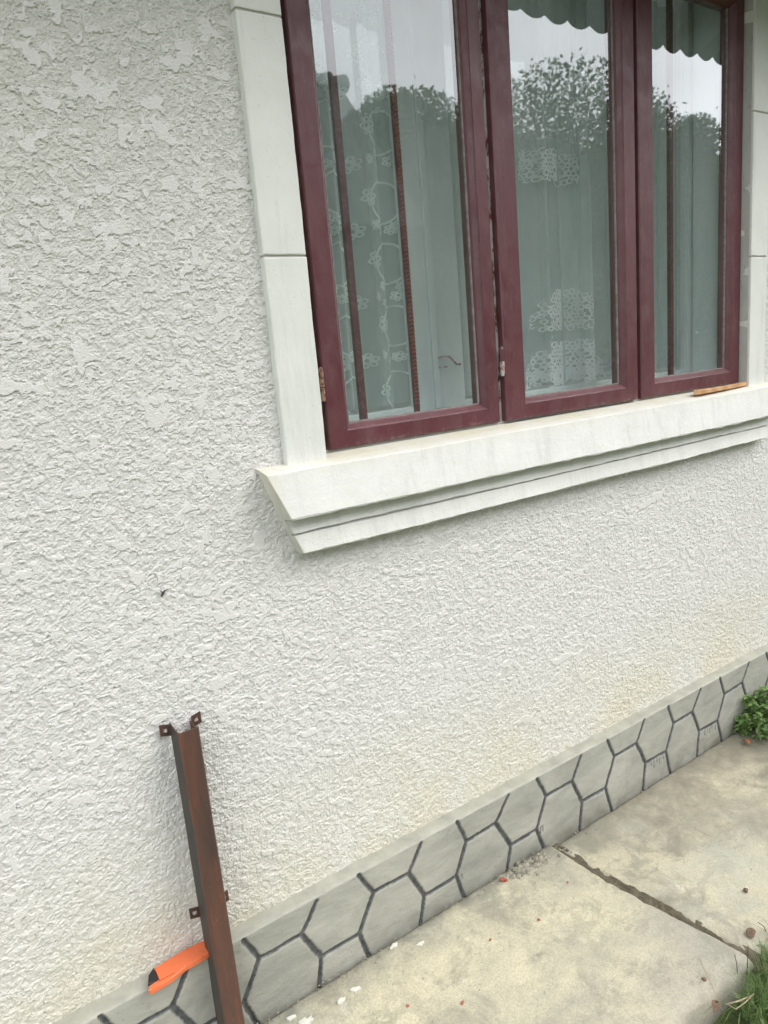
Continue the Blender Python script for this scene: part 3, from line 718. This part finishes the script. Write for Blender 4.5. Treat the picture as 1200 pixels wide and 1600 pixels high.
for base in (0, 60*n_):
    pairs = [(i, n_-1-j) for i, j in zip(range(b0), [0, 1, 2, 2, 3, 4, 5, 6, 6, 7, 8])]
    for (a, b), (c_, d_) in zip(pairs[:-1], pairs[1:]):
        f = [base+a, base+c_, base+d_, base+b]
        f = list(dict.fromkeys(f)); mb.f.append(tuple(f)); mb.m.append(0)
mb.build('channel_body', [RUST, SIDESHADE], ch, off=CO, smooth=False)
def lug(t, side):
    mb = MB(); x, y, z = cp(t, side, 0); s = 1 if side else -1
    w_, h_ = .021, .024
    # plate with a square hole and a bolt in it
    ox = [(x+s*.001), x+s*.006, x+s*.015, x+s*w_]; oz = [z-h_, z-h_*.70, z-h_*.30, z]
    vs = []; fs = []
    for yy in (y-.0045, y-.0015):
        for zz in oz:
            for k, xx in enumerate(ox): vs.append((xx, yy, zz+s*.0*k+(xx-x)*(.25*s)))
    for lay in (0, 16):
        for r in range(3):
            for c_ in range(3):
                if (r, c_) == (1, 1): continue
                a = lay+r*4+c_; fs.append((a, a+1, a+5, a+4))
    rim = [0, 1, 2, 3, 7, 11, 15, 14, 13, 12, 8, 4]; hole = [5, 6, 10, 9]
    for L_ in (rim, hole):
        for a, b in zip(L_, L_[1:]+L_[:1]): fs.append((a, b, b+16, a+16))
    mb.add(vs, fs)
    o = mb.build('lug', RUST, ch, off=CO)
    mb = MB(); xc = (ox[1]+ox[2])/2; zc = (oz[1]+oz[2])/2+(xc-x)*.25*s
    mb.tube([(xc, y-.0002, zc), (xc, y-.007, zc)], .0032, 8); mb.build('bolt', HINGE, o, off=CO)
lug(1, 0); lug(1, 1); lug(.455, 0); lug(.455, 1)

# ------------------------------------------------------------------ orange sheath on the plinth ledge
def outline_prism(mb, pts, z0, z1, bev=.0015):
    c_ = np.mean(pts, 0)
    def ins(e): return [(p[0]+(c_[0]-p[0])*e/np.hypot(*(c_-p)), p[1]+(c_[1]-p[1])*e/np.hypot(*(c_-p))) for p in np.array(pts)]
    L_ = []
    for z, e in ((z0, bev), (z0+bev, 0), (z1-bev, 0), (z1, bev)): L_.append([(p[0], p[1], z+(p[0]-.23)*.0) for p in ins(e)])
    mb.loops(L_, caps=True)
def gp(px, py, zabs):                                   # point of the photo on a horizontal plane, used only to lay out flat things where they lie
    r = Vector((px-600., 800.-py, -1143.556)); r = (M.to_3x3() @ r); t = (zabs-H)/r.z; return (r.x*t, -1.4+r.y*t)
zc = .268
sh = [gp(*p, zc) for p in ((233, 1541), (247, 1532), (250, 1534), (245, 1520), (241, 1512), (262, 1499), (285, 1485), (305, 1475), (326, 1466), (331, 1485), (314, 1496), (290, 1510), (272, 1525), (262, 1532), (248, 1540), (236, 1547), (232, 1547))]
t0 = thing('knife_sheath', 'bright orange plastic sheath with a black tip lying on the plinth ledge behind the channel', 'sheath', (sh[0][0], sh[0][1], .255))
mb = MB(); outline_prism(mb, sh, .2565, .268); mb.build('sheath_body', ORANGE, t0, off=tuple(t0.location), smooth=False)
tip = [gp(*p, .264) for p in ((231, 1538), (232, 1524), (240, 1512), (249, 1533))]
mb = MB(); outline_prism(mb, tip, .2575, .265); o = mb.build('sheath_tip', BLACKP, t0, off=tuple(t0.location)); o['label'] = 'black tip of the orange sheath'
mb = MB()
for i in range(9):
    a = gp(246+i*3.2, 1534-i*1.65, .2685); mb.box(a[0]-.0009, a[0]+.0009, a[1]-.0015, a[1]+.0015, .2678, .2688)
mb.build('embossing', Mat('orange_emboss', .5, .5, (.5, .08, .02)).m, t0, off=tuple(t0.location))

# wooden wedge on the sill
z = 1.2595
pts = [(2.120, -.028), (2.128, -.040), (2.160, -.041), (2.300, -.033), (2.440, -.022), (2.452, -.012), (2.438, -.004), (2.27, -.012), (2.14, -.017)]
mb = MB(); c_ = np.mean(pts, 0)
bot_l = [(x, y, 1.2505+.002) for x, y in pts]; top_l = [(x, y, 1.2515+.0145-(x-2.12)*.010+.0016*math.sin(x*60)) for x, y in pts]
mb.loops([bot_l, top_l], caps=True)
tag(mb.build('wooden_wedge', WOOD, None, bevel=.001), 'thin sliver of bare orange wood lying on the sill under the right sash', 'wood offcut')

# ------------------------------------------------------------------ debris on the path
def blob(name, px, py, zs, r, mat, label, cat, group=None, flat=.5, seed=0, el=1.):
    x, y = gp(px, py, zs)
    bm = bmesh.new(); bmesh.ops.create_icosphere(bm, subdivisions=2, radius=1)
    rr = random.Random(seed); offs = [Vector((rr.uniform(-1, 1), rr.uniform(-1, 1), rr.uniform(-1, 1))).normalized() for _ in range(7)]; dd = [rr.uniform(.45, .85) for _ in offs]
    ang = rr.uniform(0, 3.1)
    for v in bm.verts:
        for o_, d_ in zip(offs, dd):
            k = v.co.dot(o_)
            if k > d_: v.co -= o_*(k-d_)
        v.co = Vector((v.co.x*r*el, v.co.y*r, v.co.z*r*flat))
        v.co.rotate(Euler((0, 0, ang)))
    me = bpy.data.meshes.new(name); bm.to_mesh(me); bm.free(); me.materials.append(mat)
    o = bpy.data.objects.new(name, me); C.objects.link(o); o.location = (x, y, zs+r*flat*.45); tag(o, label, cat, group); return o
GB = 'red brick chips scattered on the path'
blob('brick_chip', 787, 1376, .025, .0105, BRICK, 'largest red brick chip, lying close to the plinth foot', 'brick chip', GB, .8, 1)
blob('brick_chip', 842, 1437, .025, .0045, BRICK, 'small red brick chip on the pale slab, lying nearest the slab joint', 'brick chip', GB, .5, 2)
blob('brick_chip', 766, 1469, .025, .0045, BRICK, 'small red brick chip in the middle of the pale slab', 'brick chip', GB, .5, 3)
blob('brick_chip', 887, 1379, .025, .0038, BRICK, 'tiny red brick chip beside the upper end of the slab joint', 'brick chip', GB, .5, 4)
blob('brick_chip', 723, 1567, .025, .0055, BRICK, 'red brick chip at the bottom edge of the photo on the pale slab', 'brick chip', GB, .4, 5)
blob('brick_chip', 637, 1572, .025, .0045, BRICK, 'reddish brown brick chip low on the pale slab, leftmost of the chips', 'brick chip', GB, .4, 6)
blob('pebble', 1174, 1461, .003, .013, STONE, 'large brown pebble on the stained slab above the grass', 'pebble', 'pebbles on the stained slab', .75, 7, 1.25)
blob('pebble', 1166, 1393, .003, .008, STONE, 'smaller brown pebble at the right edge of the stained slab', 'pebble', 'pebbles on the stained slab', .8, 8)
blob('pebble', 1100, 1531, .025, .006, STONE, 'greenish brown pebble by the corner of the pale slab beside the grass', 'pebble', 'pebbles on the stained slab', .8, 9)
GF = 'white paint flakes fallen on the path'
for i, (px, py, r, lab) in enumerate(((556, 1546, .010, 'white paint flake on the slab, topmost of the pair below the plinth'), (533, 1563, .009, 'elongated white paint flake, lower one of the pair below the plinth'), (616, 1477, .0085, 'crumbled white flake touching the plinth foot'), (657, 1474, .008, 'cream flake on the slab a hand away from the plinth'), (478, 1596, .013, 'big white flake cut by the bottom edge of the photo'), (455, 1590, .008, 'small white flake beside the big one at the bottom edge'))):
    x_, y_ = gp(px, py, .026); q_ = random.Random(60+i); an = q_.uniform(-.5, .2); mb = MB(); kk = 17
    rad = [r*q_.uniform(.5, 1.15) for _ in range(kk)]
    L_ = [[(math.cos(an)*rd*1.5*math.cos(6.283*j/kk)*e-math.sin(an)*rd*.8*math.sin(6.283*j/kk)*e, math.sin(an)*rd*1.5*math.cos(6.283*j/kk)*e+math.cos(an)*rd*.8*math.sin(6.283*j/kk)*e, zz+.0006*q_.random()) for j, rd in enumerate(rad)] for zz, e in ((-.004, 1), (.0008, 1), (.0018, .9), (.0022, .5))]
    mb.loops(L_, caps=True); o = mb.build('paint_flake', FLAKE); o.location = (x_, y_, .0255); tag(o, lab, 'paint flake', GF)
# crumbled mortar at the top of the joint
mb = MB(); rr = random.Random(5)
for i in range(230):
    px = rr.gauss(826, 20); py = 1350+(828-px)*.42+rr.gauss(2, 5.0)
    x, y = gp(px, py, .026); y = min(y, -.047); s = rr.uniform(.0014, .0075)*(1 if rr.random() < .85 else 1.4)
    a = rr.uniform(0, 3); vs = [(x+s*(u*math.cos(a)-v*math.sin(a))*(1+.3*rr.random()), y+s*(u*math.sin(a)+v*math.cos(a)), .020+s*(w_*.6+.5)*(1+.3*rr.random())) for u, v, w_ in ((1, 0, 0), (0, 1, 0), (-1, 0, 0), (0, -1, 0), (0, 0, 1.2), (0, 0, -1))]
    mb.add(vs, [(0, 1, 4), (1, 2, 4), (2, 3, 4), (3, 0, 4), (1, 0, 5), (2, 1, 5), (3, 2, 5), (0, 3, 5)])
tag(mb.build('mortar_crumbs', RUBBLE), 'crumbled grey mortar heaped where the slab joint meets the plinth', 'rubble', kind='stuff')
# grit along the foot of the plinth and scattered over the slabs
mb = MB()
for i in range(900):
    near = rr.random() < .6
    x = rr.uniform(.3, 2.6); y = -.046-abs(rr.gauss(0, .014)) if near else rr.uniform(-.6, -.05); s = rr.uniform(.0008, .0028)*(1 if near else .8)
    zb = .024 if x < 1.38 else 0.0
    vs = [(x+s*u, y+s*v, zb+s*(w_*.7+.4)) for u, v, w_ in ((1, .2, 0), (0, 1, 0), (-1, -.1, 0), (.1, -1, 0), (0, 0, 1), (0, 0, -1))]
    mb.add(vs, [(0, 1, 4), (1, 2, 4), (2, 3, 4), (3, 0, 4), (1, 0, 5), (2, 1, 5), (3, 2, 5), (0, 3, 5)])
tag(mb.build('grit', RUBBLE), 'fine grit and dirt scattered over the path and along the plinth foot', 'grit', kind='stuff')
# twig across the joint
def gp3(px, py, z): a = gp(px, py, z); return (a[0], a[1], z)
mb = MB(); mb.tube([gp3(1072, 1466, .012), gp3(1085, 1472, .018), gp3(1098, 1470, .016), gp3(1116, 1471, .010)], [.0014, .0018, .0022, .0035], 6)
mb.tube([gp3(1085, 1472, .018), gp3(1105, 1484, .012), gp3(1116, 1492, .008)], [.0015, .0015, .001], 5)
mb.tube([gp3(1068, 1460, .014), gp3(1076, 1474, .016), gp3(1090, 1478, .018), gp3(1112, 1480, .006)], [.001, .0012, .0012, .0008], 5)
tag(mb.build('twig', DRY, smooth=True), 'small dry forked twig lying across the slab joint', 'twig')
# dead orange leaf near the herb
def leaf_obj(px, py, z, L, W, ang, mat, label):
    x, y = gp(px, py, z); vs = []; fs = []; n_ = 8
    for i in range(n_+1):
        t = i/n_; w_ = W*math.sin(math.pi*min(1, t*.96+.04))**.8
        for s in (-1, 0, 1): vs.append((L*(t-.5), s*w_, .004+.006*abs(s)+.008*math.sin(t*3)))
    for i in range(n_):
        for s in range(2): a = i*3+s; fs.append((a, a+3, a+4, a+1))
    o = mesh_obj('dead_leaf', vs, fs, mat, smooth=True); o.location = (x, y, z); o.rotation_euler = (0.1, .1, ang)
    md = o.modifiers.new('s', 'SOLIDIFY'); md.thickness = .0006
    return tag(o, label, 'leaf', 'dead leaves on the path')
leaf_obj(1166, 1163, .004, .032, .008, 1.2, DEADLEAF, 'curled orange dead leaf beside the herb at the plinth')
leaf_obj(1117, 1578, .026, .032, .008, .4, STONE, 'brown dead leaf at the edge of the grass tuft')
# dark fly-sized chip on the wall
x, z_ = .233, 1.46-.345
mb = MB(); mb.tube([(.388, -.005, 1.0360), (.392, -.006, 1.0410), (.397, -.005, 1.0465)], [.0018, .0025, .0012], 7); mb.tube([(.393, -.006, 1.0425), (.386, -.008, 1.0485)], [.0016, .0006], 5); mb.tube([(.396, -.006, 1.0455), (.403, -.007, 1.0475)], [.0014, .0005], 5)
tag(mb.build('insect', DARKSTEM, smooth=True), 'tiny dark insect sitting on the rough wall left of the window sill', 'insect')

# ------------------------------------------------------------------ grass and herb
def blades(n, pos, lmin, lmax, wd, lean, seed, mb=None):
    rr = random.Random(seed); vs = []; fs = []
    for i in range(n):
        x, y, z0 = pos(rr); L = rr.uniform(lmin, lmax); a = rr.uniform(0, 6.28); ln = abs(rr.gauss(0, lean)); w_ = wd*rr.uniform(.6, 1.3)
        dx, dy = math.cos(a), math.sin(a); b = len(vs); k = 4
        for j in range(k+1):
            t = j/k; r = L*math.sin(ln*t)*t; h = L*t*math.cos(ln*t*.9); ww = w_*(1-t)**.7+.0002
            for s in (-1, 1): vs.append((x+dx*r-dy*ww*s, y+dy*r+dx*ww*s, z0+h))
        for j in range(k): fs.append((b+2*j, b+2*j+1, b+2*j+3, b+2*j+2))
    return vs, fs
def gpos(rr):
    while True:
        x = rr.uniform(.2, 3.6); y = rr.uniform(-1.15, -.60)
        edge = -.70+.02*math.sin(x*9)+ (.035 if 1.33 < x < 2.2 else 0)
        if y < edge+rr.gauss(0, .012): return x, y, -.06
def gpos2(rr):
    u = rr.gauss(0, .5); 
    x = rr.uniform(1.30, 1.75); y = -.665+.05*rr.random()*min(1, (x-1.28)/.25)-rr.random()*.05; return x, y, -.02
vs, fs = blades(12000, gpos, .05, .12, .0024, .8, 1)
v2, f2 = blades(900, gpos2, .03, .085, .0014, .8, 2)
fs += [tuple(i+len(vs) for i in f) for f in f2]; vs += v2
o = mesh_obj('grass', vs, fs, GRASS, smooth=True); tag(o, 'green grass growing along the outer edge of the path', 'grass', kind='stuff')
mb = MB()
def gp4(px, py, z): return gp3(px, py, z)
mb.tube([gp4(1133, 1570, .03), gp4(1155, 1564, .035), gp4(1178, 1554, .03)], [.0016, .0018, .0012], 5)
mb.tube([gp4(1178, 1552, .03), gp4(1165, 1566, .035), gp4(1150, 1577, .03), gp4(1135, 1568, .03)], [.001, .0014, .0014, .001], 5)
mb.tube([gp4(1092, 1497, .03), gp4(1108, 1530, .05), gp4(1122, 1560, .03), gp4(1130, 1585, .0)], [.0006, .0009, .001, .001], 5)
tag(mb.build('dry_stalk', DRY, smooth=True), 'pale dry stalks bent over the corner grass tuft', 'dry stalk')
for i, pts in enumerate((((1167, 1530, 0), (1169, 1478, .10)), ((1153, 1528, 0), (1151, 1505, .05), (1148, 1492, .08)), ((1200, 1460, .0), (1193, 1447, .03), (1184, 1441, .045)))):
    mb = MB()
    base = gp3(pts[0][0], pts[0][1], pts[0][2]-.02); P_ = [base]+[gp3(*p) for p in pts[1:]]
    mb.tube(P_, [.0012]+[.0008]*(len(P_)-1), 5)
    tag(mb.build('dark_stalk', DARKSTEM, smooth=True), ['tall dark bare stalk rising straight out of the corner grass tuft', 'short dark stalk on the left of the corner grass tuft', 'dark bent stalk at the right edge above the pebble'][i], 'stalk', 'dark bare stalks in the corner grass')

def herb(cx, cy, z0, n, R, Hh, label, seed):
    rr = random.Random(seed); t = thing('leafy_herb', label, 'plant', (cx, cy, z0), 'herbs at the plinth foot'); st = MB(); lf = MB()
    for i in range(n):
        a = rr.uniform(0, 6.28); d = R*rr.random()**.6*(1.25 if rr.random() < .2 else 1); h = Hh*rr.uniform(.25, 1.1)*(1-.30*min(1, d/R))
        top_ = Vector((d*math.cos(a), d*math.sin(a), h)); st.tube([(top_.x*.15, top_.y*.15, 0), (top_.x*.6, top_.y*.6, h*.55), tuple(top_)], [.0013, .001, .0007], 4)
        for k in range(rr.randint(6, 9)):                      # divided, curly leaflets
            b_ = rr.uniform(0, 6.28); e = rr.uniform(-.4, .7); L = rr.uniform(.011, .030)
            dr = Vector((math.cos(b_)*math.cos(e), math.sin(b_)*math.cos(e), math.sin(e))); sd_ = dr.cross(Vector((0, 0, 1))).normalized(); up = sd_.cross(dr)
            p0 = top_+Vector((rr.uniform(-.008, .008), rr.uniform(-.008, .008), rr.uniform(-.02, .004)))
            prof = [0, .45, .30, .62, .34, .5, .18, 0.05]
            vs = []; m_ = len(prof)
            for j, w_ in enumerate(prof):
                q = p0+dr*L*j/(m_-1)-up*L*.35*(j/(m_-1))**2; c2 = L*.55*w_
                vs += [tuple(q+sd_*c2+up*c2*.5), tuple(q), tuple(q-sd_*c2+up*c2*.5)]
            lf.add(vs, [(3*j+s, 3*j+3+s, 3*j+4+s, 3*j+1+s) for j in range(m_-1) for s in (0, 1)])
    st.build('stem', HERB, t); lf.build('foliage', HERB, t)
herb(2.455, -.125, .0, 125, .11, .16, 'bushy curly green herb growing against the plinth at the right edge', 3)
herb(2.62, -.20, .0, 120, .10, .12, 'second curly herb further right beyond the photo edge, touching the first', 4)
herb(2.375, -.075, .0, 16, .030, .085, 'small thin green seedling left of the bushy herb', 5)

# ------------------------------------------------------------------ across the yard (seen mirrored in the panes)
nb = thing('neighbour_barn', 'dark tiled barn across the yard mirrored in the left window pane', 'barn', (2.5, -6.5, -.06))
NO = (2.5, -6.5, -.06)
mb = MB(); mb.box(-1.5, 5.1, -8, -5.4, -.06, 3.0); mb.build('wall', BARNW, nb, off=NO)
mb = MB(); vs = []; xs_ = np.arange(-1.7, 5.3, .03)
def rz(x): return .035*abs(math.sin(x*math.pi/.22))
for x in xs_:
    h_ = rz(x); vs += [(x, -5.1, 2.75+h_), (x, -6.6, 4.62+h_), (x, -8.2, 2.75+h_)]
mb.add(vs, [(3*i+s, 3*i+3+s, 3*i+4+s, 3*i+1+s) for i in range(len(xs_)-1) for s in (0, 1)])
mb.add([(5.2, -5.3, 2.9), (5.2, -6.6, 4.5), (5.2, -7.9, 2.9)], [(0, 1, 2)])
rf = mb.build('roof', TILE, nb, off=NO)
mb = MB(); x = -1.7
while x < 5.2:
    mb.tube([(x, -6.6, 4.63), (x+.12, -6.6, 4.655), (x+.235, -6.6, 4.67)], [.075, .085, .10], 10); x += .22
mb.build('ridge_tiles', TILE, rf, off=NO, smooth=True)
def leafcards(p, sz, mat, name, parent, g):
    n = len(p); a = g.normal(size=(n, 3)); a /= np.linalg.norm(a, axis=1)[:, None]; b = np.cross(a, g.normal(size=(n, 3))); b /= np.linalg.norm(b, axis=1)[:, None]
    a *= sz[:, None]; b *= sz[:, None]*.5
    return fast_mesh(name, np.stack([p+a, p+b, p-a, p-b], 1).reshape(-1, 3), np.arange(4*n).reshape(n, 4), mat, parent, False)
def tree(x, y, h, R, mat, label, seed, n=5200):
    rr = random.Random(seed); t = thing('tree', label, 'tree', (x, y, -.06), 'trees across the yard')
    mb = MB(); mb.tube([(0, 0, 0), (.1, 0, h*.25), (-.05, .1, h*.5), (.05, 0, h*.8)], [.16, .12, .08, .03], 8)
    cl_ = [(Vector((0, 0, h-R*.92)), R*.88)]
    for i in range(16):
        a = rr.uniform(0, 6.28); d = R*rr.uniform(.3, .85); c_ = Vector((d*math.cos(a), d*math.sin(a), h*rr.uniform(.28, .90)))
        r = R*rr.uniform(.22, .42); c_.z = min(c_.z, h-r*.8); cl_.append((c_, r)); mb.tube([(0, 0, h*.3), tuple(c_*.6+Vector((0, 0, h*.12))), tuple(c_)], [.05, .03, .01], 5)
    mb.build('trunk', BARK, t)
    g = np.random.default_rng(seed); n = n*13
    ci = np.where(g.random(n) < .22, 0, g.integers(0, len(cl_), n)); cc = np.array([tuple(c[0]) for c in cl_])[ci]; cr_ = np.array([c[1] for c in cl_])[ci]
    d = g.normal(size=(n, 3)); d /= np.linalg.norm(d, axis=1)[:, None]
    p = cc + d*(cr_*g.random(n)**.45*1.08)[:, None]
    sp = g.random(n) < .05; p[sp] += g.normal(size=(sp.sum(), 3))*R*.06
    leafcards(p, g.uniform(.025, .05, n)*(1+R*.12), mat, 'crown', t, g)
TL = [(6.9, -7.3, 5.0, 1.3, TREE2, 'light green bushy tree just beyond the barn gable'), (11.9, -9.0, 6.6, 2.1, TREE, 'tallest dark tree mirrored in the middle pane'),
      (9.2, -8.6, 5.3, 1.5, TREE, 'dark rounded tree between the barn and the tallest tree'), (15.2, -9.5, 6.2, 1.5, TREE, 'dark tree mirrored at the left of the right pane'),
      (18.3, -10.5, 6.0, 2.0, TREE2, 'light green tree mirrored at the right of the right pane'), (21.5, -11.0, 6.0, 2.2, TREE, 'farthest dark tree on the right of the row'), (13.6, -11.5, 6.0, 2.0, TREE2, 'light green tree behind the tallest tree')]
for i, (x, y, h, R, mt, lb) in enumerate(TL): tree(x, y, h, R, mt, lb, 40+i)
def hedge(x0, x1, y, h):
    g = np.random.default_rng(9); n = 60000; x = g.uniform(x0, x1, n); hh = h*(.75+.2*np.sin(x*1.7)+.10*np.sin(x*5)+.1*g.normal(size=n)*.6)
    p = np.stack([x, y+g.normal(size=n)*.5, g.uniform(0, 1, n)**.8*hh], 1)
    tag(leafcards(p, g.uniform(.09, .16, n), TREE, 'hedge', None, g), 'long dark unclipped hedge behind the trees across the yard', 'hedge')
hedge(-8, 34, -13.5, 5.2)
mb = MB(); mb.tube([(16.6, -8.0, -.06), (16.6, -8.0, 9.0)], [.12, .09], 10); tag(mb.build('utility_pole', BARK), 'slim grey utility pole mirrored in the right pane', 'pole')
